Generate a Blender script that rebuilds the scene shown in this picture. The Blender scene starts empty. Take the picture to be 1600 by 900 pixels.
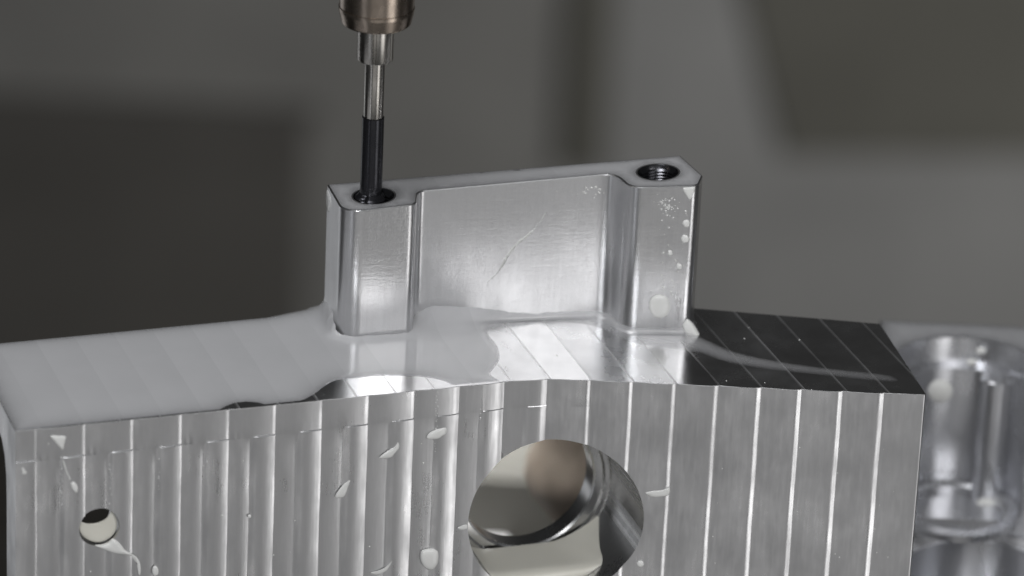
import bpy, bmesh, math, random
import numpy as np
from mathutils import Vector, Matrix
from mathutils.geometry import delaunay_2d_cdt
random.seed(7); RNG = np.random.default_rng(7)
SC = bpy.context.scene
COL = SC.collection
CM = 0.01                                   # everything below is laid out in centimetres, built in metres

# ------------------------------------------------------------------ camera
FPX, DIST, PITCH, ROLL = 7450.0, 149.0, math.radians(24.0), 0.045
FW = np.array([0, math.cos(PITCH), -math.sin(PITCH)])
_r = np.array([1.0, 0, 0]); _u = np.cross(_r, FW)
UP = math.cos(ROLL)*_u - math.sin(ROLL)*_r
RT = math.cos(ROLL)*_r + math.sin(ROLL)*_u
CAM = -DIST*FW
cd = bpy.data.cameras.new('camera'); cam = bpy.data.objects.new('camera', cd); COL.objects.link(cam)
cd.sensor_width = 36.0; cd.lens = FPX/1600*36.0
cd.clip_start = 0.05; cd.clip_end = 60
M = Matrix(((RT[0], UP[0], -FW[0], CAM[0]*CM), (RT[1], UP[1], -FW[1], CAM[1]*CM), (RT[2], UP[2], -FW[2], CAM[2]*CM), (0, 0, 0, 1)))
cam.matrix_world = M
cd.dof.use_dof = True
cd.dof.focus_distance = float((np.array([0, -5.8, 0.6])-CAM) @ FW)*CM
cd.dof.aperture_fstop = cd.lens*1e-3/0.024   # a 21 mm entrance pupil
cd.dof.aperture_blades = 0
SC.camera = cam
def ray(x, y): return FW + RT*(x-800)/FPX - UP*(y-450)/FPX
def at_z(x, y, z=0.0):
    d = ray(x, y); return CAM + d*((z-CAM[2])/d[2])
def at_pl(x, y, p, n):
    d = ray(x, y); return CAM + d*(((np.array(p, float)-CAM) @ n)/(d @ n))

# ------------------------------------------------------------------ world, lamps, exposure
W = bpy.data.worlds.new('World'); SC.world = W; W.use_nodes = True
bg = W.node_tree.nodes['Background']; bg.inputs[0].default_value = (0.95, 0.98, 1.0, 1); bg.inputs[1].default_value = 0.035
vs = SC.view_settings; vs.view_transform = 'Standard'; vs.look = 'None'; vs.exposure = 0.0; vs.gamma = 1.0; vs.use_curve_mapping = False
def area(name, loc, target, sx, sy, power, color=(1, 1, 1), spread=None):
    l = bpy.data.lights.new(name, 'AREA'); l.shape = 'RECTANGLE'; l.size = sx*CM; l.size_y = sy*CM
    l.energy = power; l.color = color
    if spread: l.spread = math.radians(spread)
    o = bpy.data.objects.new(name, l); COL.objects.link(o)
    d = Vector(target)-Vector(loc)
    o.matrix_world = Matrix.Translation(Vector(loc)*CM) @ d.to_track_quat('-Z', 'Y').to_matrix().to_4x4()
    return o
area('work_lamp', (38, -60, 36), (0, -4, 0), 38, 30, 1.5, (1.0, 0.995, 0.99))
area('front_high_fill', (-14, -74, 46), (0, -4, 0), 24, 18, 1.9, (0.97, 0.985, 1.0))  # added frontal fill, brightens the drops and film
area('overhead_fill', (-16, -10, 80), (-2, -5, 0), 30, 30, 2.2, (0.98, 0.99, 1.0))  # added overhead fill, lifts the coolant film
area('bore_view_fill', (-22, 3, 50), (-1, 18, -13), 5, 5, 0.26, (1.0, 0.99, 0.97), 20)  # added narrow fill for what shows through the bore
area('bed_bounce_lamp', (51, -48, -30), (0, -5, -1), 26, 30, 0.46, (1.0, 0.99, 0.98))
area('front_low_fill', (2, -74, -34), (0, -5, -4), 60, 26, 0.21, (1.0, 0.99, 0.98))  # added broad low fill, mirrored in the upright faces
area('side_bounce_lamp', (-50, 45, -28), (-6, -4, 0), 30, 30, 0.14, (0.95, 0.97, 1.0))
area('edge_glint_strip', (-40, -50, -26), (0, -4, 1), 4, 40, 0.10, (0.93, 0.95, 1.0))  # added narrow source, draws thin highlights on the rounded corners
area('wall_fill', (120, 110, -40), (-20, 260, -85), 60, 60, 14.0, (1.0, 0.985, 0.95))  # added fill, lights only the blurred wall

# ------------------------------------------------------------------ materials
def mat(name):
    m = bpy.data.materials.new(name); m.use_nodes = True
    nt = m.node_tree; b = nt.nodes['Principled BSDF']
    return m, nt, b
class N:
    def __init__(s, nt):
        s.nt = nt
        s.tc = nt.nodes.new('ShaderNodeTexCoord')
        v = nt.nodes.new('ShaderNodeVectorMath'); v.operation = 'SCALE'; v.inputs['Scale'].default_value = 100
        nt.links.new(s.tc.outputs['Object'], v.inputs[0]); s.co = v.outputs[0]     # centimetres
    def lk(s, a, b): s.nt.links.new(a, b)
    def mapping(s, scale=(1, 1, 1), rot=(0, 0, 0)):
        m = s.nt.nodes.new('ShaderNodeMapping'); m.inputs['Scale'].default_value = scale; m.inputs['Rotation'].default_value = rot
        s.lk(s.co, m.inputs[0]); return m.outputs[0]
    def noise(s, vec, scale=1.0, detail=3.0, rough=0.55):
        n = s.nt.nodes.new('ShaderNodeTexNoise'); n.inputs['Scale'].default_value = scale
        n.inputs['Detail'].default_value = detail; n.inputs['Roughness'].default_value = rough
        s.lk(vec, n.inputs['Vector']); return n.outputs['Fac']
    def math(s, op, a, b=None, c=None, clamp=False):
        n = s.nt.nodes.new('ShaderNodeMath'); n.operation = op; n.use_clamp = clamp
        for i, v in enumerate((a, b, c)):
            if v is None: continue
            if hasattr(v, 'is_linked'): s.lk(v, n.inputs[i])
            else: n.inputs[i].default_value = v
        return n.outputs[0]
    def ramp(s, fac, stops):
        n = s.nt.nodes.new('ShaderNodeValToRGB'); e = n.color_ramp.elements
        for i, (p, c) in enumerate(stops):
            el = e[i] if i < 2 else e.new(p)
            el.position = p; el.color = (c, c, c, 1) if not isinstance(c, tuple) else (*c, 1)
        s.lk(fac, n.inputs[0]); return n.outputs[0]
    def mrange(s, v, a, b, c, d):
        n = s.nt.nodes.new('ShaderNodeMapRange'); s.lk(v, n.inputs[0])
        for i, x in enumerate((a, b, c, d)): n.inputs[i+1].default_value = x
        return n.outputs[0]
    def bump(s, h, dist, strength=1.0, prev=None):
        n = s.nt.nodes.new('ShaderNodeBump'); n.inputs['Distance'].default_value = dist*CM; n.inputs['Strength'].default_value = strength
        s.lk(h, n.inputs['Height'])
        if prev is not None: s.lk(prev, n.inputs['Normal'])
        return n.outputs[0]
    def sep(s, vec):
        n = s.nt.nodes.new('ShaderNodeSeparateXYZ'); s.lk(vec, n.inputs[0]); return n.outputs

def alu_wall(name, col, rough, fine=0.0012, wave=0.004, wave_scale=1.4, rvar=0.08, base_marks=False):
    """milled aluminium wall: fine upright cutter lines, low waviness, cloudy dull patches"""
    m, nt, b = mat(name); n = N(nt)
    b.inputs['Metallic'].default_value = 1.0
    cl = n.noise(n.mapping((0.5, 0.5, 0.35)), 1.2, 5, 0.6)
    sm = n.noise(n.mapping((9, 9, 0.9)), 1.0, 4, 0.6)
    mixv = n.math('ADD', n.math('MULTIPLY', cl, 0.7), n.math('MULTIPLY', sm, 0.3))
    n.lk(n.ramp(mixv, [(0.3, tuple(c*0.86 for c in col)), (0.7, tuple(min(1, c*1.06) for c in col))]), b.inputs['Base Color'])
    n.lk(n.math('ADD', n.mrange(mixv, 0.3, 0.7, rough+rvar, rough-rvar), 0.0), b.inputs['Roughness'])
    lines = n.noise(n.mapping((34, 34, 0.5)), 1.0, 2, 0.5)
    nb = n.bump(lines, fine)
    wv = n.noise(n.mapping((1.5, 1.5, 0.4)), wave_scale, 2, 0.5)
    nb = n.bump(wv, wave, 1.0, nb)
    if base_marks:
        z = n.sep(n.co)[2]
        hz = n.noise(n.mapping((0.6, 0.6, 9)), 1.0, 3, 0.6)
        msk = n.mrange(z, 0.15, 1.5, 1.0, 0.06)
        nb = n.bump(n.math('MULTIPLY', hz, msk), 0.05, 1.0, nb)
        gr = n.noise(n.co, 12, 3, 0.6)
        nb = n.bump(gr, 0.004, 1.0, nb)
    n.lk(nb, b.inputs['Normal'])
    return m
def alu_top(name, col, rough):
    """face-milled top: passes about 12 mm apart, each tilted by a hair, fine curved cutter marks inside"""
    m, nt, b = mat(name); n = N(nt)
    b.inputs['Metallic'].default_value = 1.0
    rot = n.mapping((1, 1, 1), (0, 0, math.radians(-20)))
    xr = n.sep(rot)[0]
    u = n.math('DIVIDE', xr, 1.2)
    fr = n.math('FRACT', u); fl = n.math('FLOOR', u)
    wn = nt.nodes.new('ShaderNodeTexWhiteNoise'); wn.noise_dimensions = '1D'; n.lk(fl, wn.inputs['W'])
    tilt = n.math('MULTIPLY', n.math('SUBTRACT', wn.outputs['Value'], 0.5), fr)
    cl = n.noise(n.mapping((0.7, 0.7, 0.7)), 1.0, 5, 0.6)
    edge = n.mrange(fr, 0.92, 0.985, 0.0, 1.0)
    r = n.math('ADD', n.mrange(cl, 0.3, 0.7, rough+0.07, rough-0.05), n.math('MULTIPLY', wn.outputs['Value'], 0.12))
    n.lk(n.math('ADD', r, n.math('MULTIPLY', edge, 0.2)), b.inputs['Roughness'])
    n.lk(n.ramp(cl, [(0.3, tuple(c*0.9 for c in col)), (0.7, col)]), b.inputs['Base Color'])
    nb = n.bump(tilt, 0.035)
    ln = n.noise(n.mapping((6, 40, 1), (0, 0, math.radians(-20))), 1.0, 2, 0.5)
    nb = n.bump(ln, 0.0009, 1.0, nb)
    n.lk(nb, b.inputs['Normal'])
    return m
def metal(name, col, rough, bump=0.0, bscale=(20, 20, 2), metallic=1.0, rvar=0.06):
    m, nt, b = mat(name); n = N(nt)
    b.inputs['Metallic'].default_value = metallic
    cl = n.noise(n.mapping((1, 1, 0.6)), 2.0, 5, 0.6)
    n.lk(n.ramp(cl, [(0.3, tuple(c*0.8 for c in col)), (0.7, tuple(min(1, c*1.12) for c in col))]), b.inputs['Base Color'])
    n.lk(n.mrange(cl, 0.3, 0.7, rough+rvar, max(0.03, rough-rvar)), b.inputs['Roughness'])
    if bump: n.lk(n.bump(n.noise(n.mapping(bscale), 1.0, 3, 0.6), bump), b.inputs['Normal'])
    return m
def coolant(name, col=(0.60, 0.60, 0.615), rough=0.07, alpha_attr=False, sss=0.0, ripple=0.002):
    m, nt, b = mat(name); n = N(nt)
    cl = n.noise(n.mapping((0.6, 0.6, 0.6)), 0.9, 4, 0.55)
    n.lk(n.ramp(cl, [(0.3, tuple(c*0.97 for c in col)), (0.7, tuple(min(1, c*1.02) for c in col))]), b.inputs['Base Color'])
    b.inputs['Roughness'].default_value = rough; b.inputs['IOR'].default_value = 1.36
    b.inputs['Subsurface Weight'].default_value = sss; b.inputs['Subsurface Radius'].default_value = (0.003, 0.003, 0.003)
    b.inputs['Subsurface Scale'].default_value = 0.5
    n.lk(n.bump(n.noise(n.mapping((1, 1, 1)), 1.1, 2, 0.5), ripple), b.inputs['Normal'])
    if alpha_attr:
        a = nt.nodes.new('ShaderNodeAttribute'); a.attribute_name = 'thickness'
        u = n.math('DIVIDE', n.sep(n.mapping((1, 1, 1), (0, 0, math.radians(-20))))[0], 1.2)
        wn = nt.nodes.new('ShaderNodeTexWhiteNoise'); wn.noise_dimensions = '1D'; n.lk(n.math('FLOOR', u), wn.inputs['W'])
        k = n.math('ADD', n.math('MULTIPLY', n.math('FRACT', u), 0.05), n.math('MULTIPLY', wn.outputs['Value'], 0.04))
        n.lk(n.math('MULTIPLY', a.outputs['Fac'], n.math('SUBTRACT', 1.0, k)), b.inputs['Alpha'])
    return m
def paint(name, col, rough=0.5):
    m, nt, b = mat(name); n = N(nt)
    cl = n.noise(n.mapping((0.05, 0.05, 0.05)), 1.0, 5, 0.6)
    n.lk(n.ramp(cl, [(0.3, tuple(c*0.85 for c in col)), (0.7, tuple(c*1.12 for c in col))]), b.inputs['Base Color'])
    b.inputs['Roughness'].default_value = rough
    return m
M_WALL = alu_wall('milled_aluminium_flutes', (0.72, 0.72, 0.73), 0.33, 0.0012, 0.004, 1.4, 0.11)
M_TOP = alu_top('milled_aluminium_top', (0.74, 0.74, 0.75), 0.17)
M_RIB = alu_wall('milled_aluminium_upstand', (0.80, 0.80, 0.81), 0.30, 0.0016, 0.006, 1.2, 0.04, True)
M_WEB = alu_wall('milled_aluminium_web', (0.78, 0.78, 0.79), 0.40, 0.0008, 0.004, 1.0, 0.05, True)
M_BORE = alu_wall('bored_aluminium', (0.66, 0.66, 0.66), 0.24, 0.0008, 0.004)
M_BURR = metal('raised_aluminium_burr', (0.9, 0.9, 0.9), 0.6)
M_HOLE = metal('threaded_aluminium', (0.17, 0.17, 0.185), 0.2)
M_BLUR = alu_wall('wet_aluminium', (0.66, 0.665, 0.69), 0.30, 0.0006, 0.02, 0.9)
M_BLUR.node_tree.nodes['Principled BSDF'].inputs['Metallic'].default_value = 0.85
M_FILM = coolant('milky_coolant', alpha_attr=True)
M_DROP = coolant('milky_coolant_drop', (0.88, 0.88, 0.86), 0.08, False, 0.3)
M_POOL = coolant('creamy_coolant', (0.82, 0.80, 0.72), 0.10, False, 0.3)
M_STEEL = metal('tool_steel', (0.50, 0.48, 0.45), 0.26, 0.001, (3, 3, 60))
M_HOLD = metal('bronzed_steel', (0.44, 0.37, 0.31), 0.28, 0.001, (3, 3, 40))
M_BLACK = metal('black_oxide_steel', (0.04, 0.04, 0.046), 0.26, 0.0, metallic=0.7)
M_WALLP = paint('grey_enamel', (0.275, 0.272, 0.264))
M_PALE = paint('pale_grey_enamel', (0.335, 0.335, 0.335))
M_DARK = paint('dark_grey_enamel', (0.135, 0.13, 0.122))
M_OLIVE = paint('olive_grey_enamel', (0.145, 0.142, 0.125))
M_IRON = metal('stained_cast_iron', (0.27, 0.225, 0.185), 0.6, 0.01, (2, 2, 2), 0.0)
M_BED = metal('oily_bed_iron', (0.06, 0.055, 0.048), 0.45, 0.01, (1, 1, 1), 0.3)
M_VOID = paint('dark_reflection_grey', (0.17, 0.17, 0.17), 0.9)  # plain dark tone, set for its reflection in the arm top
M_CLAMP = paint('grey_green_enamel', (0.13, 0.127, 0.115), 0.75)

# ------------------------------------------------------------------ object helpers
def tag(o, label=None, cat=None, group=None, kind=None):
    for k, v in (('label', label), ('category', cat), ('group', group), ('kind', kind)):
        if v: o[k] = v
    return o
ORG = {}
def thing(name, label, cat, loc, group=None):
    o = bpy.data.objects.new(name, None); COL.objects.link(o); o.empty_display_size = 0.01
    o.location = Vector(loc)*CM; ORG[o.name] = np.array(loc, float)
    return tag(o, label, cat, group)
def obj(name, verts, faces, mats, parent=None, org=None, smooth=True, sharp=None):
    V = np.array(verts, float).reshape(-1, 3)
    if parent is not None:
        base = ORG[parent.name]; loc = np.zeros(3)
    else:
        base = np.array(org, float) if org is not None else np.zeros(3); loc = base
    me = bpy.data.meshes.new(name)
    me.from_pydata([tuple(v) for v in (V-base)*CM], [], [tuple(int(i) for i in f) for f in faces]); me.update()
    for m in (mats if isinstance(mats, (list, tuple)) else [mats]): me.materials.append(m)
    me.polygons.foreach_set('use_smooth', [smooth]*len(me.polygons))
    if sharp is not None and smooth: me.set_sharp_from_angle(angle=math.radians(sharp))
    o = bpy.data.objects.new(name, me); COL.objects.link(o)
    ORG[o.name] = base
    if parent is not None: o.parent = parent
    else: o.location = Vector(loc)*CM
    return o
def box(x0, x1, y0, y1, z0, z1, bev=0.0):
    bm = bmesh.new(); bmesh.ops.create_cube(bm, size=1)
    for v in bm.verts: v.co = Vector(((x0+x1)/2+v.co.x*(x1-x0), (y0+y1)/2+v.co.y*(y1-y0), (z0+z1)/2+v.co.z*(z1-z0)))
    if bev: bmesh.ops.bevel(bm, geom=bm.edges[:], offset=bev, segments=2, profile=0.5, affect='EDGES')
    return from_bm(bm)
def from_bm(bm):
    bm.verts.ensure_lookup_table(); bm.verts.index_update()
    r = ([tuple(v.co) for v in bm.verts], [[v.index for v in f.verts] for f in bm.faces]); bm.free(); return r
def lathe(prof, n=64, c=(0, 0), caps=True, rot0=0.0, radial=None):
    """prof: (r, z) pairs; radial(angle, r, z) may change r"""
    vs, fs = [], []
    for r, z in prof:
        for k in range(n):
            a = rot0+2*math.pi*k/n
            rr = radial(a, r, z) if radial else r
            vs.append((c[0]+rr*math.cos(a), c[1]+rr*math.sin(a), z))
    for i in range(len(prof)-1):
        for k in range(n):
            k2 = (k+1) % n
            fs.append((i*n+k, i*n+k2, (i+1)*n+k2, (i+1)*n+k))
    if caps:
        fs.append(tuple(range(n-1, -1, -1))); fs.append(tuple(range((len(prof)-1)*n, len(prof)*n)))
    return vs, fs
def cyl_axis(c, ax, r, l0, l1, n=96):
    """cylinder along a level axis"""
    ax = np.array(ax, float); ax /= np.linalg.norm(ax); up = np.array([0, 0, 1.0]); sd = np.cross(ax, up)
    vs, fs = [], []
    for l in (l0, l1):
        for k in range(n):
            a = 2*math.pi*k/n; vs.append(np.array(c)+ax*l+sd*r*math.cos(a)+up*r*math.sin(a))
    for k in range(n): fs.append((k, (k+1) % n, n+(k+1) % n, n+k))
    fs.append(tuple(range(n-1, -1, -1))); fs.append(tuple(range(n, 2*n)))
    return vs, fs
def axis_lathe(c, ax, prof, n=96):
    ax = np.array(ax, float); ax /= np.linalg.norm(ax); up = np.array([0, 0, 1.0]); sd = np.cross(ax, up)
    v, f = lathe(prof, n)
    return [np.array(c)+sd*p[0]+up*p[1]+ax*p[2] for p in v], f
def boolean(va, fa, ops):
    """ops: (verts, faces, 'DIFFERENCE'|'UNION'); worked out in centimetres, returns verts, faces"""
    def tmp(v, f):
        me = bpy.data.meshes.new('tmp'); me.from_pydata([tuple(map(float, p)) for p in v], [], [tuple(int(i) for i in q) for q in f]); me.update()
        bm = bmesh.new(); bm.from_mesh(me); bmesh.ops.recalc_face_normals(bm, faces=bm.faces); bm.to_mesh(me); bm.free()
        o = bpy.data.objects.new('tmp', me); COL.objects.link(o); return o
    a = tmp(va, fa); tools = []
    for v, f, op in ops:
        t = tmp(v, f); tools.append(t)
        md = a.modifiers.new('b', 'BOOLEAN'); md.operation = op; md.object = t; md.solver = 'EXACT'
    dg = bpy.context.evaluated_depsgraph_get(); dg.update()
    me = bpy.data.meshes.new_from_object(a.evaluated_get(dg))
    V = [tuple(v.co) for v in me.vertices]; Fs = [list(p.vertices) for p in me.polygons]
    for o in tools+[a]:
        d = o.data; bpy.data.objects.remove(o); bpy.data.meshes.remove(d)
    bpy.data.meshes.remove(me)
    return V, Fs

# plan-polygon helpers (numpy, centimetres)
def inside(P, poly):
    x, y = P[:, 0], P[:, 1]; r = np.zeros(len(P), bool); n = len(poly)
    for i in range(n):
        (x0, y0), (x1, y1) = poly[i][:2], poly[(i+1) % n][:2]
        if y0 == y1: continue
        c = ((y0 > y) != (y1 > y)) & (x < (x1-x0)*(y-y0)/(y1-y0)+x0); r ^= c
    return r
def dist_poly(P, poly, closed=True):
    d = np.full(len(P), 1e9); n = len(poly)
    for i in range(n if closed else n-1):
        a = np.array(poly[i][:2]); b = np.array(poly[(i+1) % n][:2]); ab = b-a
        t = np.clip(((P-a) @ ab)/max(ab @ ab, 1e-12), 0, 1)
        d = np.minimum(d, np.hypot(*(P-(a+t[:, None]*ab)).T))
    return d
def resample(poly, step, closed=True):
    out = []; n = len(poly)
    for i in range(n if closed else n-1):
        a = np.array(poly[i][:2], float); b = np.array(poly[(i+1) % n][:2], float)
        k = max(1, int(np.hypot(*(b-a))/step))
        for j in range(k): out.append(a+(b-a)*j/k)
    return np.array(out)
def catmull(pts, k=6, closed=True):
    P = [np.array(p, float) for p in pts]; n = len(P); out = []
    for i in range(n if closed else n-1):
        p0, p1, p2, p3 = (P[(i-1) % n], P[i], P[(i+1) % n], P[(i+2) % n]) if closed else (P[max(i-1, 0)], P[i], P[i+1], P[min(i+2, n-1)])
        for j in range(k):
            t = j/k
            out.append(0.5*((2*p1)+(-p0+p2)*t+(2*p0-5*p1+4*p2-p3)*t*t+(-p0+3*p1-3*p2+p3)*t**3))
    if not closed: out.append(P[-1])
    return out
def fill(poly, step, holes=()):
    """triangulated plan area: boundary points, inner grid, holes cut out"""
    pts, edges = [], []
    for lp in (poly,)+tuple(holes):
        s = len(pts); m = len(lp)
        pts += [Vector((float(p[0]), float(p[1]))) for p in lp]
        edges += [(s+i, s+(i+1) % m) for i in range(m)]
    A = np.array([p[:2] for p in poly])
    if step:
        gx, gy = np.meshgrid(np.arange(A[:, 0].min(), A[:, 0].max(), step), np.arange(A[:, 1].min(), A[:, 1].max(), step))
        G = np.c_[gx.ravel(), gy.ravel()]+RNG.uniform(-.15, .15, (gx.size, 2))*step
        k = inside(G, poly) & (dist_poly(G, poly) > step*0.5)
        for h in holes: k &= ~inside(G, h) & (dist_poly(G, h) > step*0.5)
        pts += [Vector((float(p[0]), float(p[1]))) for p in G[k]]
    v, _, f, *_ = delaunay_2d_cdt(pts, edges, [], 0, 1e-5)
    V = np.array([(p.x, p.y) for p in v]); F = np.array([list(q) for q in f if len(q) == 3])
    C = V[F].mean(1); k = inside(C, poly)
    for h in holes: k &= ~inside(C, h)
    F = F[k]
    a, b, c = V[F[:, 0]], V[F[:, 1]], V[F[:, 2]]
    fl = ((b-a)[:, 0]*(c-a)[:, 1]-(b-a)[:, 1]*(c-a)[:, 0]) < 0
    F[fl] = F[fl][:, ::-1]
    return V, F
def fillet(pts, seg=10):
    """pts: (x, y, radius) corners -> rounded outline"""
    out = []; n = len(pts)
    for i in range(n):
        p = np.array(pts[i][:2]); r = pts[i][2]
        a = np.array(pts[i-1][:2])-p; b = np.array(pts[(i+1) % n][:2])-p
        la, lb = np.hypot(*a), np.hypot(*b); a /= la; b /= lb
        ang = math.acos(max(-1, min(1, float(a @ b))))
        if r <= 0: out.append(p); continue
        t = min(r/math.tan(ang/2), la*.48, lb*.48); r = t*math.tan(ang/2)
        bis = a+b; bis /= np.hypot(*bis); c = p+bis*(r/math.sin(ang/2))
        s0 = p+a*t-c; s1 = p+b*t-c; a0 = math.atan2(s0[1], s0[0]); a1 = math.atan2(s1[1], s1[0])
        da = (a1-a0+math.pi) % (2*math.pi)-math.pi
        for k in range(seg+1):
            q = a0+da*k/seg; out.append(c+r*np.array([math.cos(q), math.sin(q)]))
    return np.array(out)

# ------------------------------------------------------------------ surroundings: enclosure wall, bed
YW = 260.0
def wall_rect(x0, y0, x1, y1, yw=YW):
    a = at_pl(x0, y0, (0, yw, 0), np.array([0, -1.0, 0])); b = at_pl(x1, y1, (0, yw, 0), np.array([0, -1.0, 0]))
    return a[0], b[0], b[2], a[2]
v, f = box(-320, 320, YW+.4, YW+2, -12, 190); tag(obj('dark_reflection_wall', v, f, M_VOID, None, (0, YW, -12), smooth=False), kind='structure')  # unseen dark wall, added so the bare arm top reflects dark
v, f = box(-320, 320, YW, YW+2.2, -170, -12.02); tag(obj('back_wall', v, f, M_WALLP, None, (0, YW, -170), smooth=False), kind='structure')
x0, x1, z0, z1 = wall_rect(-260, 150, 470, 720)
t = thing('window_panel', 'dark blurred rectangular panel in the wall left of the tool', 'panel', ((x0+x1)/2, YW-1.5, z0))
v, f = box(x0, x1, YW-1.4, YW-0.05, z0, z1, 0.3); obj('pane', v, f, M_DARK, t, smooth=False)
for nm, r in (('frame_rail', (x0-1, x1+1, z1, z1+1.2)), ('frame_rail', (x0-1, x1+1, z0-1.2, z0))):
    v, f = box(r[0], r[1], YW-1.8, YW-0.04, r[2], r[3], 0.2); obj(nm, v, f, M_DARK, t, smooth=False)
x0, x1, z0, z1 = wall_rect(896, -150, 948, 262)
v, f = box(x0, x1, YW-1.2, YW-0.03, z0, z1, 0.3); tag(obj('wall_post', v, f, M_OLIVE, None, ((x0+x1)/2, YW-1.2, z0), smooth=False), 'dark upright strip in the blurred wall above the middle of the upstand', 'post')
x0, x1, z0, z1 = wall_rect(958, -150, 1700, 760)
v, f = box(x0, x1, YW-1.0, YW-0.02, z0, z1, 0.3); tag(obj('sheet_panel', v, f, M_PALE, None, ((x0+x1)/2, YW-.5, z0), smooth=False), 'pale grey sheet metal panel filling the right of the blurred wall', 'panel')
a = [at_pl(px, py, (0, YW-1.2, 0), np.array([0, -1.0, 0])) for px, py in ((1130, -150), (1225, 238), (1760, 238), (1760, -150))]
vs_ = [(p[0], YW-y, p[2]) for y in (1.8, 1.02) for p in a]
tag(obj('cover_panel', vs_, [(0, 1, 2, 3), (7, 6, 5, 4), (0, 4, 5, 1), (1, 5, 6, 2), (2, 6, 7, 3), (3, 7, 4, 0)], M_OLIVE, None, (a[0][0], YW-2, a[1][2]), smooth=False), 'dark olive cover panel at the top right of the blurred wall', 'panel')
v, f = box(-25, 60, -15, 21, -19, -16, 0.4); tag(obj('machine_table', v, f, M_BED, None, (0, 0, -19), smooth=False), kind='structure')
v, f = box(-320, 320, -60, YW, -172, -170.02); tag(obj('machine_floor', v, f, M_BED, None, (0, 0, -172), smooth=False), kind='structure')

# ------------------------------------------------------------------ workpiece: arm body with fluted front
SL = 0.347
def front_y(x): return -11.74+SL*(x+14.05)
BX = 1.05
pl = [np.array([-14.2, front_y(-14.2)])]
bend = [np.array([BX-1.1, front_y(BX-1.1)]), np.array([BX, -6.5]), np.array([BX+1.15, -6.5])]
for i in range(0, 13):
    q = i/12; pl.append((1-q)**2*bend[0]+2*q*(1-q)*bend[1]+q*q*bend[2])
pl.append(np.array([12.56, -6.5])); pl = np.array(pl)
SS = np.r_[0, np.cumsum(np.hypot(*np.diff(pl, axis=0).T))]; SMAX = SS[-1]
def path(s): return np.c_[np.interp(s, SS, pl[:, 0]), np.interp(s, SS, pl[:, 1])]
def s_of_px(px):
    ss = np.linspace(0, SMAX, 4000); P = path(ss)
    d = np.c_[P, np.zeros(len(P))]-CAM; X = 800+FPX*(d @ RT)/(d @ FW)
    return float(np.interp(px, X, ss))
EDGES = [s_of_px(p) for p in (57, 133, 208, 284, 358, 431, 503.5, 576, 648, 718, 788, 856, 925.5, 991, 1058, 1124, 1191, 1254, 1318, 1382.5)]
EDGES = [EDGES[0]-1.53]+EDGES+[SMAX+0.02]
fs_ = np.arange(0, SMAX, 0.004)
hb = np.zeros(len(fs_)); ha = np.zeros(len(fs_))
for k in range(len(EDGES)-1):
    e0, e1 = EDGES[k], EDGES[k+1]; i = np.where((fs_ >= e0) & (fs_ < e1))[0]
    if not len(i): continue
    ph = (fs_[i]-e0)/(e1-e0); w = e1-e0
    b = float(np.clip((path(np.array([e0]))[0, 0]+4.5)/6.0, 0, 1))
    js = random.uniform(0.8, 1.2)
    bumpf = lambda c, wd: np.exp(-((ph-c)/wd)**2)*(ph < 0.985)
    psi = np.where(ph < .48, ph/.48, (ph-.48)/.52); maj = np.where(ph < .48, 0.85 if k < 6 else 0.35, 1.0)
    mL = maj*(-.15+.30*psi+.10*np.clip((psi-.9)/.1, 0, 1))
    mA = -.06+.13*ph+.2*np.clip((ph-.92)/.08, 0, 1)
    mR = js*.26*bumpf(.93, .05)+.22*np.exp(-((ph-.93)/.20)**2)+.02*ph-.05*np.exp(-((ph-.06)/.07)**2)+.08*np.exp(-((ph-.55)/.02)**2)
    m0 = mL*(1-b)+mR*b; m1 = mA*(1-b)+mR*b
    if k == len(EDGES)-2:
        m0 = m1 = .015*ph+1.3*np.clip((ph-.93)/.07, 0, 1); mean0 = mean1 = 0
    else: mean0, mean1 = m0.mean(), m1.mean()
    hb[i] = -np.cumsum(m0-mean0)*0.004
    ha[i] = -np.cumsum(m1-mean1)*0.004
    led = (0.045*(1-b))
    win = np.clip((ph-.46)/.12, 0, 1); hb[i] += led*win
    j = np.where((fs_ >= e1) & (fs_ < e1+.28*w))[0]
    hb[j] += led*np.clip(1-(fs_[j]-e1)/(.25*w), 0, 1)**1.5
fine = set(np.round(np.arange(0, SMAX, 0.05), 3))
for k in range(len(EDGES)-1):
    e0, e1 = EDGES[k], EDGES[k+1]; w = e1-e0
    fine |= set(np.round(e0+w*np.array([.004, .02, .46, .475, .485, .50, .51, .52, .54, .56, .86, .88, .90, .915, .93, .94, .95, .96, .97, .98, .984, .988, .996]), 3))
st = np.array(sorted(x for x in fine if 0 <= x <= SMAX-.002)); st = st[np.r_[True, np.diff(st) > .003]]
st = np.r_[st, SMAX-.001]
P = path(st); X = P[:, 0]
tan = np.where(X < BX-1.1, 0, 1)
a_l = math.atan(SL)
yaw = np.interp(X, [BX-1.1, BX+1.15], [a_l, 0.0])
yawN = yaw+np.interp(X, [6.0, 12.56], [0, 0.22])
NI = np.c_[-np.sin(yawN), np.cos(yawN)]                           # into the material
WD = np.interp(X, [-14, -4, 4, 8, 12.6], [6.0, 6.05, 5.7, 5.4, 5.15])
HB, HA = np.interp(st, fs_, hb), np.interp(st, fs_, ha)
ZS = np.interp(X, [-14, -5, 0, 12], [-1.0, -.95, -.88, -.78])
wob = lambda s, f_, p: 0.004*np.sin(s*f_+p)
rows = [(lambda z: 0*z, 'a', .012), (lambda z: 0*z-.014, 'a', 0), (lambda z: z*.5, 'a', 0), (lambda z: z+.006, 'a', 0), (lambda z: z-.014, 'm', 0), (lambda z: z-.06, 'm', 0), (lambda z: z-.3, 'b', 0)]
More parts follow.
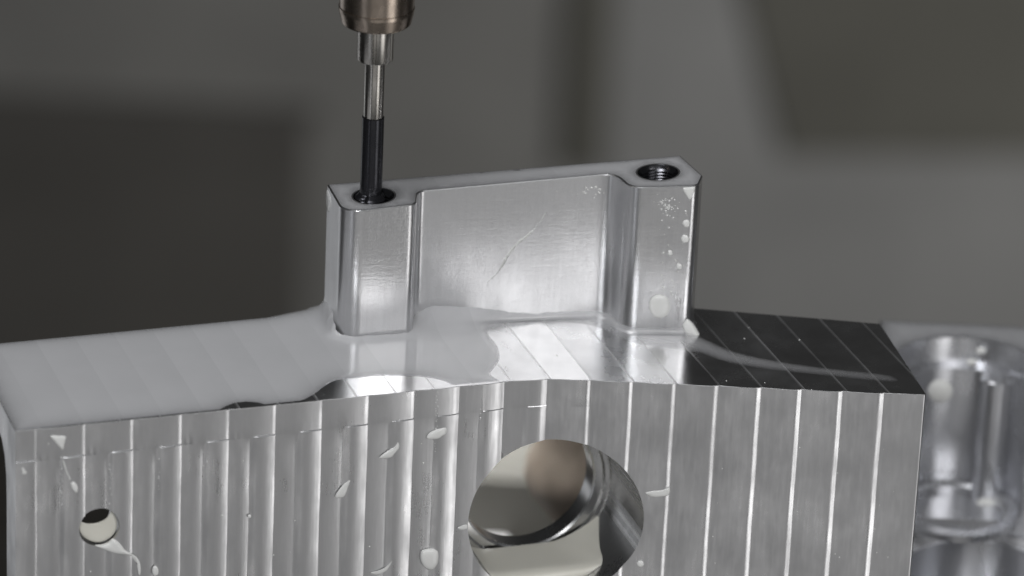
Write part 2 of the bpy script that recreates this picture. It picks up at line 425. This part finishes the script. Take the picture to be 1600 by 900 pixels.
rows += [((lambda q: (lambda z: z-q))(q), 'b', 0) for q in list(np.arange(.6, 6.2, .3))+[6.7, 7.5, 9, 12]]
back = [(1.15, -12.9), (1.15, -2.6), (1.2, -2.0), (1.4, -1.45), (1.8, -1.1), (2.5, -.9)]
ver = []; NR = len(rows)+len(back)+2
for zf, w, inset in rows:
    if w == 'b' and ver:                                            # passes wander by a few hundredths of a millimetre
        sh = .005*np.sin(len(ver)*.55+st*.9)+.002*np.sin(len(ver)*1.9+st*2.3)
        Pz = path(np.clip(st+sh*(st > .3)*(st < SMAX-.3), 0, SMAX))
    else: Pz = P
    h = {'a': HA, 'b': HB, 'm': np.maximum(HA-.002, HB)}[w]-inset
    z = zf(ZS); ver.append(np.c_[Pz-NI*h[:, None], z])
ver[len(rows)-1][:, 2] = -12.9
for wd, z in back: ver.append(np.c_[P+NI*wd, np.full(len(P), z)])
ver.append(np.c_[P+NI*WD[:, None], np.full(len(P), -.88)]); ver.append(np.c_[P+NI*WD[:, None], np.zeros(len(P))])
V = np.array(ver); n_s = len(st)                                  # rows x stations
fcs = []
for i in range(NR):
    for j in range(n_s-1):
        i2 = (i+1) % NR
        fcs.append((i*n_s+j, i*n_s+j+1, i2*n_s+j+1, i2*n_s+j))
fcs.append(tuple(i*n_s for i in range(NR))); fcs.append(tuple(i*n_s+n_s-1 for i in range(NR-1, -1, -1)))
NL = np.array([-math.sin(a_l), math.cos(a_l), 0])
PL0 = np.array([-14.05, front_y(-14.05), 0])
def on_front(px, py):
    p = at_pl(px, py, PL0, NL)
    return p if p[0] < BX else at_pl(px, py, (0, -6.5, 0), np.array([0, 1.0, 0]))
BC = at_pl(861.5, 806.0, (BX, -6.55, 0), np.array([-.17, .985, 0])); BAX = np.array([-.33, .944, 0.0])
HC = on_front(154.5, 823)
ops = [(*cyl_axis(BC, BAX, 3.7, 0.35, 2.9, 64), 'UNION'), (*cyl_axis((BC[0], -6.2, BC[2]), (0, 1, 0), 3.6, 0, 2.0, 64), 'UNION'),
       (*axis_lathe(BC, BAX, [(2.63, -3), (2.63, 2.0), (2.60, 2.05), (2.46, 2.06), (2.40, 2.16), (2.18, 2.18), (2.12, 2.24), (2.12, 6)]), 'DIFFERENCE'),
       (*cyl_axis(HC, NL, 0.61, -2, 5, 64), 'DIFFERENCE')]
bv, bf = boolean(V.reshape(-1, 3), fcs, ops)
work = thing('aluminium_bracket', 'bright milled aluminium bracket with fluted front wall and bored hole', 'machined part', (0, -6.5, -12.9))
body = obj('arm_body', bv, bf, [M_WALL, M_TOP, M_BORE], work, smooth=True, sharp=14)
C0 = np.array(bv)
for p in body.data.polygons:
    c = C0[list(p.vertices)].mean(0); nz = p.normal.z
    if nz > .9 and c[2] > -.3: p.material_index = 1
    else:
        for cc, ax, r in ((BC, BAX/np.linalg.norm(BAX), 2.72), (HC, NL, .63)):
            d = c-cc; l = d @ ax; q = np.linalg.norm(d-ax*l)
            if l > .12 and q < r: p.material_index = 2
# upstand: two bosses joined by a thin web, top rising slightly to the right
def hz(x): return 4.30+.060*(x+4.9)
def at_rib(px, py, dz=0.0):
    z = 4.5
    for _ in range(8): p = at_z(px, py, z); z = hz(p[0])+dz
    return p
corner = [(511, 288, .06), (1063, 243, .06), (1098, 274, .12), (1091, 290, .28), (986, 293.5, .62), (961, 271, .5), (653, 299, .28), (650.5, 319, .32), (537, 332.5, .62)]
RIB = fillet([(*at_rib(a, b)[:2], r) for a, b, r in corner], 12)
if sum(RIB[i][0]*RIB[(i+1) % len(RIB)][1]-RIB[(i+1) % len(RIB)][0]*RIB[i][1] for i in range(len(RIB))) < 0: RIB = RIB[::-1]
RIB = resample(RIB, .12)
nxt = np.roll(RIB, -1, 0)-RIB; nxt /= np.maximum(np.hypot(*nxt.T), 1e-9)[:, None]
prv = np.roll(nxt, 1, 0); tg = nxt+prv; tg /= np.hypot(*tg.T)[:, None]
NO = np.c_[tg[:, 1], -tg[:, 0]]                                  # outward
HL = at_rib(584, 306)[:2]; HR = at_rib(1028, 269)[:2]; HRAD = .63
fr = np.where((NO[:, 0] < -.3) & (RIB[:, 0] < -3) & (NO[:, 1] > -.75) & (NO[:, 1] < .6), .55, np.where(NO[:, 1] > .6, .03, .14))
for _ in range(6): fr = (np.roll(fr, 1)+2*fr+np.roll(fr, -1))/4
lv = []
for k in range(9):
    a = math.pi/2*k/8; lv.append(np.c_[RIB+NO*(fr*(1-math.sin(a)))[:, None], fr*(1-math.cos(a))-.01])
top = hz(RIB[:, 0])
for q in (.3, .6, .9): lv.append(np.c_[RIB, fr+(top-.03-fr)*q])
lv.append(np.c_[RIB, top-.03]); capv = RIB-NO*.025
nr = len(RIB); V = np.concatenate(lv+[np.c_[capv, top]]); fcs = []
for i in range(len(lv)):
    for j in range(nr): fcs.append((i*nr+j, i*nr+(j+1) % nr, (i+1)*nr+(j+1) % nr, (i+1)*nr+j))
circ = lambda c, r, n=48: np.array([(c[0]+r*math.cos(2*math.pi*k/n), c[1]+r*math.sin(2*math.pi*k/n)) for k in range(n)])
cv, cf = fill([tuple(p) for p in capv], 0, (circ(HL, HRAD), circ(HR, HRAD)))
o0 = len(V); V = np.concatenate([V, np.c_[cv, hz(cv[:, 0])]])
allf = [tuple(q) for q in fcs]+[tuple(int(i)+o0 for i in q) for q in cf]
bm = bmesh.new(); bvs = [bm.verts.new(tuple(p)) for p in V]
for q in allf:
    try: bm.faces.new([bvs[i] for i in q])
    except ValueError: pass
bmesh.ops.remove_doubles(bm, verts=bm.verts, dist=1e-4)
def cut(bm, px, side):
    c = bm.copy(); p = at_rib(px[0], px[1]); nn = Vector((1, .0, 0))
    bmesh.ops.bisect_plane(c, geom=c.verts[:]+c.edges[:]+c.faces[:], plane_co=Vector((p[0], 0, 0)), plane_no=nn, clear_outer=side < 0, clear_inner=side > 0)
    return c
cl, cr = (662, 296), (950, 272)
for nm, m_ in (('boss', cut(bm, cl, -1)), ('boss', cut(bm, cr, 1)), ('web', cut(cut(bm, cl, 1), cr, -1))):
    v, f = from_bm(m_); obj(nm, v, f, M_WEB if nm == 'web' else M_RIB, work, sharp=28)
bm.free()
def thread_hole(c, name='tapped_hole'):
    z0 = hz(c[0]); prof = [(HRAD, z0), (HRAD-.02, z0-.02), (.55, z0-.12)]
    z = z0-.12
    while z > z0-2.6: prof += [(.555, z), (.50, z-.05), (.555, z-.10)]; z -= .101
    v, f = lathe(prof, 56, c, False); v = [(x, y, zz+(hz(x)-hz(c[0]))) for x, y, zz in v]
    f = [q[::-1] for q in f]+[tuple(range(len(v)-56, len(v)))]
    obj(name, v, f, M_HOLE, work, sharp=40)
thread_hole(HL); thread_hole(HR)

# rows of tiny burrs left by the cutter below the step line
bvv, bff = [], []
def speck(p, r, n_=(0, -1, 0), sq=.5):
    k = len(bvv); n_ = np.array(n_, float); n_ /= np.linalg.norm(n_); u = np.cross(n_, [0.1, 0.2, 1.0]); u /= np.linalg.norm(u); w = np.cross(n_, u)
    m = 6
    for j in range(m):
        a = 2*math.pi*j/m; bvv.append(np.array(p)+r*(u*math.cos(a)+w*math.sin(a)))
    for j in range(m):
        a = 2*math.pi*(j+.5)/m; bvv.append(np.array(p)+.6*r*(u*math.cos(a)+w*math.sin(a))+n_*r*sq*.8)
    bvv.append(np.array(p)+n_*r*sq)
    for j in range(m):
        j2 = (j+1) % m
        bff.append((k+j, k+j2, k+m+j)); bff.append((k+j2, k+m+j2, k+m+j)); bff.append((k+m+j, k+m+j2, k+2*m))
def take():
    global bvv, bff
    r = (bvv, bff); bvv, bff = [], []; return r
for x0, y0, y1, dens in ((96, 712, 790, 1), (173, 712, 788, .7), (250, 697, 765, 1), (325, 690, 745, .8), (403, 682, 744, 1.3), (476, 676, 738, 1.2), (551, 664, 730, 1.3), (625, 655, 692, .9), (682, 612, 708, .9), (752, 606, 668, .6)):
    y = y0
    while y < y1:
        if random.random() < dens:
            p = on_front(x0-(y-y0)*.02+random.uniform(-2.4, 2.4)*(.5+dens*.5), y); speck(p-NL*.035, random.uniform(.016, .038), -NL)
        y += random.uniform(2, 5.5)
v, f = take(); tag(obj('cutter_burr', v, f, M_BURR, work, smooth=False), kind='stuff')

# thin scratch across the web
def web_pl():
    a = at_rib(653, 299); b = at_rib(961, 271); d = (b-a)[:2]; d /= np.hypot(*d); return a, np.array([-d[1], d[0], 0])
WB = web_pl(); sv, sf = [], []
for i in range(60):
    t_ = i/59; x = 854-94*t_+3.5*math.sin(t_*9)+random.uniform(-.5, .5); c = at_pl(x, 332+110*t_, *WB); w = .012+.006*math.sin(i*.7)
    tn = np.array([WB[1][1], -WB[1][0], 0])
    sv += [c-tn*w-WB[1]*.002, c-WB[1]*.008, c+tn*w-WB[1]*.002]
    if i:
        k = 3*i; sf += [(k-3, k-2, k+1, k), (k-2, k-1, k+2, k+1)]
obj('scratch', sv, sf, M_WEB, work, smooth=False)

# ------------------------------------------------------------------ coolant on the arm
def film_mesh(name, poly, zf, T, label, alpha=1.0, step=.16, holes=(), rib=False, ramp=.14, afun=None, edge_a=.4):
    poly = resample(poly, .09); Vp, F = fill([tuple(p) for p in poly], step, holes)
    d = dist_poly(Vp, poly)
    for h in holes: d = np.minimum(d, dist_poly(Vp, h))
    z = T*(1-np.exp(-d/ramp))
    if rib:
        dr = np.where(inside(Vp, RIB), 0, dist_poly(Vp, RIB)); z = z+.12*np.exp(-dr/.16)*(1-np.exp(-d/.1))
        web = [at_rib(655, 297)[:2], at_rib(958, 270)[:2]]; dw = dist_poly(Vp, web, False)
        z = z+np.interp(Vp[:, 0], [-3.3, -2.4, .2, 2.6, 3.4], [.0, .44, .20, .0, 0])*np.exp(-(dw/.75)**2)*(1-np.exp(-d/.2))
    if rib:
        R0 = .56*np.clip((-4.9-Vp[:, 0])/.5, 0, 1); ok = dr < R0
        zz = R0-np.sqrt(np.maximum(0, R0**2-(R0-dr)**2)); z = np.where(ok, np.maximum(z, zz+.035), z)
    V3 = np.c_[Vp, zf(Vp[:, 0])+.004+z]
    c = V3.mean(0); o = obj(name, V3, F, M_FILM, None, (c[0], c[1], V3[:, 2].min()))
    at = o.data.attributes.new('thickness', 'FLOAT', 'POINT')
    ea = np.interp(Vp[:, 0], [2, 5], [edge_a, 0]) if rib else edge_a
    al = alpha*(ea+(1-ea)*(1-np.exp(-d/.25)))
    if afun is not None: al = al*afun(Vp)
    at.data.foreach_set('value', np.clip(al, 0, 1).astype(np.float32))
    return tag(o, label, 'coolant')
G0 = [at_z(x, y)[:2] for x, y in ()]
fe = lambda px, dy=1.2: at_z(px, float(np.interp(px, [32, 200, 350, 500, 650, 720, 790, 850], [673, 656, 640, 624, 608, 602, 596, 591]))-dy)[:2]
e0 = PL0[:2]+np.array([.06, .0]); nb_ = NL[:2]
out = [pl[0]+np.array([.02, .02]), fe(200), fe(343, .8)]
out += [at_z(*p)[:2] for p in ((352, 635), (366, 629.5), (385, 627.5), (403, 629), (414, 632))]
out += [fe(440), fe(468)]
out += catmull([at_z(*p)[:2] for p in ((476, 624), (492, 615), (508, 603), (527, 594), (556, 591), (589, 587.5), (624, 587.5), (655, 588.5), (676, 591), (695, 596), (706, 601))], 4, False)
out += [fe(712), fe(750), fe(781)]
out += catmull([at_z(*p)[:2] for p in ((771, 589), (766, 583), (776, 570), (781, 557), (776, 539), (766, 527), (763, 515), (786, 506.5), (815, 502.5), (850, 501), (890, 504), (925, 509), (952, 519), (985, 535), (1040, 544), (1090, 551), (1135, 566), (1200, 577), (1290, 587), (1395, 597), (1388, 586), (1300, 576), (1220, 565), (1150, 550), (1110, 533), (1093, 524), (1090, 508), (1060, 480), (950, 450), (800, 465), (650, 474), (560, 480), (516, 476))], 4, False)
bk = lambda t_: PL0[:2]+np.array([math.cos(a_l), math.sin(a_l)])*t_+nb_*6.03
out += [bk(9.05), bk(8.6), bk(8.2), bk(4), bk(-.15), bk(-.15)-nb_*3]
def a_film(Vp):
    x = Vp[:, 0]; return np.interp(x, [-14, -1, .5, 2.5, 4.5, 8, 12], [.92, .90, .86, .60, .50, .40, .25])
film_mesh('coolant_film', [tuple(p) for p in out], lambda x: 0*x, .05, 'milky grey coolant film lying over the left arm and round the foot of the upstand', rib=True, afun=a_film)
ins = RIB-NO*.05
film_mesh('coolant_film', [tuple(p) for p in ins], hz, .045, 'milky coolant film along the top of the raised two boss upstand', .95, .2, (circ(HL, HRAD+.05), circ(HR, HRAD+.05)), ramp=.12)

# pool standing in the bottom of the bore
zP = at_pl(830, 850, BC+BAX*2.05, BAX)[2]
def bore_pool():
    c2 = BC[:2]; ax = BAX[:2]/np.hypot(*BAX[:2]); sd = np.array([-ax[1], ax[0]])
    hw = math.sqrt(max(.01, 2.625**2-(zP-BC[2])**2)); vs, fs = [], []; nu, nv = 26, 16
    for j in range(nv+1):
        for i in range(nu+1):
            u = -1+2*i/nu; l = .12+1.93*j/nv
            z = zP+.16*abs(u)**10-.10*(1-min(1, j/3.))**2+.6*max(0, (-u-.4)/.6)**2*(j/nv)**2
            k = math.sqrt(max(.01, 2.625**2-(z-BC[2])**2))
            p = c2+ax*l+sd*u*k; vs.append((p[0], p[1], z))
    for j in range(nv):
        for i in range(nu): a = j*(nu+1)+i; fs.append((a, a+nu+1, a+nu+2, a+1))
    top_n = len(vs)
    # the body of the pool follows the round of the bore
    for j in range(nv+1):
        for i in range(nu+1):
            u = -1+2*i/nu; l = .12+1.93*j/nv
            th = math.asin(max(-1, min(1, hw/2.625)))*u; p = c2+ax*l+sd*2.615*math.sin(th); vs.append((p[0], p[1], BC[2]-2.615*math.cos(th)))
    for j in range(nv):
        for i in range(nu): a = top_n+j*(nu+1)+i; fs.append((a, a+1, a+nu+2, a+nu+1))
    for i in range(nu): fs.append((i, i+1, top_n+i+1, top_n+i))
    return vs, fs
v, f = bore_pool(); tag(obj('coolant_pool', v, f, M_POOL, None, (BC[0], BC[1]+1.2, BC[2]-2.68)), 'creamy coolant pool standing in the bottom of the large bore', 'coolant')
# ------------------------------------------------------------------ drops and smears
def bossR_pl():
    a = at_rib(986, 293.5); b = at_rib(1091, 290); d = (b-a)[:2]; d /= np.hypot(*d); return a, np.array([-d[1], d[0], 0])
def web_pl():
    a = at_rib(653, 299); b = at_rib(961, 271); d = (b-a)[:2]; d /= np.hypot(*d); return a, np.array([-d[1], d[0], 0])
def bossL_side():
    a = at_rib(511, 288); b = at_rib(537, 332.5); d = (b-a)[:2]; d /= np.hypot(*d); return a, np.array([-d[1], d[0], 0])
BR, WB, LS = bossR_pl(), web_pl(), bossL_side()
def surf(kind, px, py):
    if kind == 'front':
        p = on_front(px, py); n_ = -NL if p[0] < BX else np.array([0, -1.0, 0]); return p, n_
    if kind == 'top': return at_z(px, py, 0.0), np.array([0, 0, 1.0])
    a, n_ = {'boss': BR, 'web': WB, 'side': LS}[kind]; return at_pl(px, py, a, n_), -n_
def drop(kind, pts, thick, label, name='coolant_drop', m_=None, lift=0.0, group='coolant splashes on the bracket', smooth_k=5, cat='drop'):
    """a low dome of liquid with the given outline, lying on a surface"""
    px = np.array(catmull(pts, smooth_k) if smooth_k > 1 else pts, float); c = px.mean(0); n = len(px)
    q, n_ = surf(kind, *c); R3 = []
    prof = [(1.0, -.03), (.985, .35), (.93, .62), (.8, .84), (.55, .97), (.25, 1.0)]
    for s, h in prof:
        for p in px:
            w, _ = surf(kind, *(c+(p-c)*s)); R3.append(w+n_*(h*thick+lift))
    R3.append(q+n_*(thick+lift)); fs = []
    for i in range(len(prof)-1):
        for k in range(n): fs.append((i*n+k, i*n+(k+1) % n, (i+1)*n+(k+1) % n, (i+1)*n+k))
    b0 = (len(prof)-1)*n
    for k in range(n): fs.append((b0+k, b0+(k+1) % n, len(R3)-1))
    o = obj(name, R3, fs, m_ or M_DROP, None, q)
    return tag(o, label, cat, group)
def blob(cx, cy, rx, ry=None, jig=.08, rot=0):
    ry = ry or rx; r = []
    for k in range(9):
        a = 2*math.pi*k/9; s = 1+random.uniform(-jig, jig); x, y = rx*math.cos(a)*s, ry*math.sin(a)*s
        r.append((cx+x*math.cos(rot)-y*math.sin(rot), cy+x*math.sin(rot)+y*math.cos(rot)))
    return r
def ribbon(pts, ws):
    pts = np.array(pts, float); L, R_ = [], []
    for i, p in enumerate(pts):
        d = pts[min(i+1, len(pts)-1)]-pts[max(i-1, 0)]; d /= np.hypot(*d); nn = np.array([-d[1], d[0]])*ws[i]
        L.append(p+nn); R_.append(p-nn)
    return [tuple(p) for p in L+R_[::-1]]
Z5 = lambda pts: [(90+x/6.925, 770+y/6.925) for x, y in pts]
FR = .035
drop('front', [(78, 680), (92, 680), (102, 681.5), (100, 692), (97.5, 702), (91, 696), (84, 688)], .05, 'pale triangular smear just under the top edge at the left end', 'coolant_smear', lift=FR, cat='smear')
drop('front', [(33.5, 728), (39, 733), (42, 739), (34, 740)], .04, 'tiny pale triangle smear on the extreme left edge of the fluted wall', 'coolant_smear', lift=FR, cat='smear')
drop('front', ribbon([(98, 720), (103, 735), (108, 746), (112, 754)], [1.2, 1.3, 1.6, 2.5]), .04, 'thin pale runlet leading down to the teardrop above the small hole', 'coolant_smear', lift=FR, cat='smear')
drop('front', [(110, 752), (115, 751), (120, 757), (121, 764), (118.5, 769), (113, 765), (109.5, 759)], .10, 'white teardrop at the end of its runlet above the small hole', lift=FR)
drop('front', Z5([(400, 560), (470, 552), (540, 530), (590, 488), (640, 508), (690, 560), (730, 612), (805, 660), (700, 655), (590, 636), (490, 600)]), .12, 'thick white drip hanging off the lower right rim of the small hole', lift=FR)
drop('front', Z5([(250, 325), (300, 342), (370, 347), (450, 335), (520, 300), (560, 260), (588, 212), (612, 235), (645, 290), (652, 350), (635, 430), (590, 490), (520, 535), (450, 552), (380, 542), (300, 500), (255, 440), (238, 380)]), .05, 'cream coolant bridging the small hole near the left end', 'coolant_lining', M_POOL, -.10, cat='coolant')
drop('front', ribbon(Z5([(780, 650), (840, 690), (870, 745), (880, 800), (882, 880)]), [1.0, 1.3, 2.0, 2.2, 1.5]), .03, 'faint runlet curving down from the small hole drip', 'coolant_smear', lift=FR, cat='smear')
drop('front', blob(242, 891, 5, 8), .08, 'small oval drop at the bottom edge right of the small hole', lift=FR)
drop('front', blob(346, 804, 1.9), .05, 'left of two pinhead drops on the flutes right of the small hole', lift=FR)
drop('front', blob(389, 805.5, 2.7), .06, 'right and larger of two pinhead drops on the flutes right of the small hole', lift=FR)
drop('front', [(523, 776), (530, 763), (540, 752), (547.5, 747), (543, 760), (536.5, 775)], .05, 'narrow white flake leaning right, lowest of the three flakes left of the bore', 'coolant_smear', lift=FR, cat='smear')
drop('front', [(592, 714.5), (603, 705), (615, 697), (621.5, 689), (623.5, 697), (616, 707), (609, 714)], .06, 'bent white flake, middle of the three flakes under the upstand', 'coolant_smear', lift=FR, cat='smear')
drop('front', [(666, 684), (670, 676), (679, 671), (695.5, 666), (696.6, 675), (690, 680), (682, 684.6)], .08, 'plump white flake, highest and rightmost of three flakes left of the bore', 'coolant_smear', lift=FR, cat='smear')
drop('front', [(657, 862), (663, 857.5), (672, 856), (681, 858), (684, 864), (683, 877), (678, 886), (671, 889), (662, 885), (656.5, 875)], .13, 'large rounded white drop on the flutes left of the bore', lift=FR)
drop('front', [(578, 894), (592, 890), (603, 884), (616, 871), (608, 884), (601, 892), (588, 897)], .04, 'ragged pale smear at the bottom edge left of the large drop', 'coolant_smear', lift=FR, cat='smear')
drop('front', [(714, 824), (722, 820), (729, 819), (729, 825), (720, 827)], .03, 'short pale smear touching the left rim of the bore', 'coolant_smear', lift=FR, cat='smear')
drop('front', [(1008, 769), (1021, 765.5), (1036, 764), (1046, 761), (1045, 772), (1033, 775), (1018, 775)], .05, 'flat pale smear against a bright flute edge right of the bore', 'coolant_smear', lift=FR, cat='smear')
drop('front', blob(1000.5, 880, 5.5, 5), .08, 'small round drop on the wall right of the bore near the bottom', lift=FR)
drop('boss', blob(1030.5, 478, 17, 18.5, .04), .12, 'large flat white drop low on the right boss front')
drop('boss', [(1067, 511), (1069, 503), (1074, 498.5), (1081, 503), (1089, 514), (1094, 525), (1090, 531), (1084, 530), (1074, 525)], .16, 'elongated white drop at the foot of the right boss outer corner')
for (x, y, r), l in zip(((1072.4, 349, 5.5), (1070.6, 373, 6), (1047, 394.5, 3.6), (1060.7, 416, 4.6)), ('topmost of the round drops down the right boss edge', 'second round drop down the right boss edge', 'smaller drop left of the boss edge above the lowest one', 'lowest of the small round drops above the large flat drop')):
    drop('boss', blob(x, y, r, r*1.05), .07, l)
drop('boss', [(1067, 294), (1077, 292.5), (1086, 292.5), (1083, 303), (1078, 312), (1071, 303)], .05, 'hanging triangular drip at the top right of the right boss')
drop('side', [(511, 297), (514, 301), (517, 313), (516, 326), (513, 331), (510.3, 322), (510, 308)], .03, 'long pale drip at the top of the left boss outer side')
for x, y in ((1048, 312), (1040, 322), (1052, 330)): pass
for k in range(90):
    g = random.random()
    x, y = (random.gauss(1042, 9), random.gauss(322, 9)) if g < .55 else (random.uniform(1030, 1076), random.uniform(320, 470))
    if 1016 < x < 1076: p, n_ = surf('boss', x, y); speck(p, random.uniform(.012, .036), n_)
for k in range(45):
    x = 965-abs(random.gauss(0, 35)); y = 290+.09*(955-x)+abs(random.gauss(0, 8)); p, n_ = surf('web', x, y); speck(p, random.uniform(.016, .045), n_)
for t_ in np.linspace(0, 1, 70):
    x = 852-92*t_+4*math.sin(t_*9); y = 333+108*t_; p, n_ = surf('web', x+random.uniform(-1, 1), y); speck(p, random.uniform(.018, .04)*(1.5 if .25 < t_ < .8 else .7), n_, .4)
for k in range(110):
    x = random.uniform(60, 1400); y = random.uniform(690, 898); p, n_ = surf('front', x, y)
    if np.linalg.norm(p-BC) > 2.9 and np.linalg.norm(p-HC) > .8: speck(p+n_*.02, random.uniform(.010, .034), n_)
for x, y in ((1163, 529), (1249, 531), (1135, 595), (1195, 598), (1268, 609), (790, 574), (985, 546), (1045, 557), (870, 556), (1170, 512)):
    speck(at_z(x, y), random.uniform(.02, .035), (0, 0, 1))
v, f = take(); tag(obj('coolant_spatter', v, f, M_DROP, None, (0, -6, 0)), 'fine white coolant spatter specks over the bracket', 'coolant', kind='stuff')

# ------------------------------------------------------------------ tap and tool holder above the left boss
TX, TY = HL[0]-.09, HL[1]; zt = hz(TX)
tap = thing('thread_tap', 'slim thread tap with black lower shank entering the left boss hole', 'tap', (TX, TY, zt-1.6))
prof = [(.12, zt-1.6), (.36, zt-1.2)]
z = zt-1.2
while z < zt-.05: prof += [(.42, z), (.485, z+.05), (.42, z+.10)]; z += .101
prof += [(.42, zt+.02), (.335, zt+.12)]
v, f = lathe(prof, 40, (TX, TY), True, radial=lambda a, r, z: r*(1-.28*max(0, math.cos(3*a))**6)); obj('threaded_end', v, f, M_BLACK, tap, sharp=40)
v, f = lathe([(.335, zt+.12), (.335, zt+2.58)], 48, (TX, TY), True); obj('black_shank', v, f, M_BLACK, tap, sharp=40)
v, f = lathe([(.295, zt+2.585), (.305, zt+2.61), (.305, zt+4.75)], 48, (TX, TY), True); obj('bare_shank', v, f, M_STEEL, tap, sharp=40)
hold = thing('tool_holder', 'bronze grey tool holder gripping the thread tap from above', 'tool holder', (TX, TY, zt+4.6))
def slots(a, r, z):
    q = (a % (math.pi/3))/(math.pi/3); return r*(1-.06*(abs(q-.5) < .09))
v, f = lathe([(.40, zt+4.42), (.53, zt+4.44), (.55, zt+4.48), (.55, zt+6.4)], 120, (TX, TY), True, radial=slots); obj('collet', v, f, M_STEEL, hold, sharp=30)
v, f = lathe([(.60, zt+5.61), (1.00, zt+5.61), (1.05, zt+5.66), (1.125, zt+6.0), (1.135, zt+6.05), (1.135, zt+6.14)], 96, (TX, TY), True); obj('clamping_nut', v, f, M_HOLD, hold, sharp=30)
v, f = lathe([(1.115, zt+6.14), (1.12, zt+6.16), (1.125, zt+8.8), (1.5, zt+9.2), (1.55, zt+16)], 96, (TX, TY), True); obj('holder_sleeve', v, f, M_HOLD, hold, sharp=30)

# ------------------------------------------------------------------ second machined part, out of focus at right
ZB = -3.4
KC = at_z(1512, 577, ZB); kx, ky = KC[0], KC[1]
blk = thing('pocketed_block', 'blurred wet aluminium block with a round open pocket right of the bracket', 'machined part', (kx, ky, -16))
v, f = box(kx-2.65, kx+6, ky-.35, ky+3.6, -16, ZB, .08)
bv2, bf2 = boolean(v, f, [(*lathe([(2.45, ZB-.95), (2.45, ZB+1)], 72, (kx, ky)), 'DIFFERENCE'), (*lathe([(2.1, ZB-5.2), (2.1, ZB)], 72, (kx, ky)), 'DIFFERENCE')])
obj('block_body', bv2, bf2, M_BLUR, blk, sharp=25)
v, f = box(kx-3.6, kx+6, ky-5.5, ky-.36, -16, ZB-5.7, .08)
bv2, bf2 = boolean(v, f, [(*lathe([(2.5, ZB-9), (2.5, ZB)], 72, (kx+.6, ky-3.4)), 'DIFFERENCE')])
obj('lower_step', bv2, bf2, M_BLUR, blk, sharp=25)
v, f = lathe([(2.08, ZB-5.19), (2.08, ZB-4.95), (1.72, ZB-4.9), (1.62, ZB-5.0), (1.62, ZB-5.19)], 72, (kx, ky), False); obj('pocket_lip', v, f, M_BLUR, blk, sharp=40)
v, f = lathe([(.55, ZB-5.3), (.55, ZB-.95), (.50, ZB-.9)], 40, (kx+1.15, ky+1.5)); obj('pocket_column', v, f, M_BLUR, blk, sharp=40)
def film_flat(name, x0, x1, y0, y1, z, holes, label):
    poly = [(x0, y0), (x1, y0), (x1, y1), (x0, y1)]
    film_mesh(name, poly, lambda x: 0*x+z, .05, label, .9, .3, holes)
pk = [(kx+2.5*math.cos(a), ky+2.5*math.sin(a)) for a in np.linspace(-.14, math.pi+.14, 40)]
arc = [(kx+5.9, ky-.3)]+[(kx+5.9, ky+3.5), (kx-2.58, ky+3.5), (kx-2.58, ky-.3)]+pk[::-1]
film_mesh('coolant_film', arc, lambda x: 0*x+ZB, .05, 'pale coolant film on the top rim of the blurred block', .75, .3)
l2 = [(kx-3.5, ky-5.4), (kx+5.9, ky-5.4), (kx+5.9, ky-.4), (kx-3.5, ky-.4)]
film_mesh('coolant_film', l2, lambda x: 0*x+ZB-5.7, .05, 'pale coolant film on the low step in front of the blurred pocket', .8, .3, (circ((kx+.6, ky-3.4), 2.55),))
def ball(c, r, label, sq=1.0):
    bm = bmesh.new(); bmesh.ops.create_icosphere(bm, subdivisions=3, radius=1)
    for q in bm.verts: q.co = Vector((c[0]+q.co.x*r, c[1]+q.co.y*r*.5, c[2]+q.co.z*r*sq))
    v, f = from_bm(bm); tag(obj('coolant_drop', v, f, M_DROP, None, c), label, 'drop', 'blurred drops on the block')
p = at_pl(1469, 611, (0, ky+1.2, 0), np.array([0, 1.0, 0])); ball(p, .42, 'blurred white drop high in the pocket beside the bracket corner')
p = at_pl(1540, 796, (0, ky+.9, 0), np.array([0, 1.0, 0])); ball(p, .42, 'blurred white drop low on the pocket floor')
for (px, py), l in zip(((1533, 548), (1566, 562), (1518, 566)), ('brightest of three blurred beads under the pocket rim', 'rightmost of three blurred beads under the pocket rim', 'lowest of three blurred beads under the pocket rim')):
    p = at_pl(px, py, (0, ky+2.2, 0), np.array([0, 1.0, 0])); ball(p, .17, l, .8)

# ------------------------------------------------------------------ things glimpsed through the bore
q = at_z(905, 770, -12)
v, f = lathe([(.7, -15.98), (.75, -13.2), (1.2, -12.6), (1.7, -11.95), (1.92, -11.3), (1.85, -10.7), (1.6, -10.2), (1.5, -9.6), (1.5, -8), (1.3, -7.8)], 48, (q[0], q[1])); tag(obj('fixture_post', v, f, M_IRON, None, (q[0], q[1], -16), sharp=30), 'brown stained round post seen through the large bore', 'post')
v, f = box(q[0]-9, q[0]+1.6, q[1]+2.2, q[1]+9, -15.98, -12.5, .4); tag(obj('clamp_block', v, f, M_CLAMP, None, (q[0]-4, q[1]+4, -16), smooth=False), 'grey green clamp block seen blurred through the large bore', 'block')
v, f = box(q[0]-9.4, q[0]-2.2, q[1]-6, q[1]+2.1, -15.98, -14.6, .3); tag(obj('parallel_bar', v, f, M_PALE, None, (q[0]-5, q[1]-2, -16), smooth=False), 'pale flat bar at the bottom of the view through the large bore', 'bar')
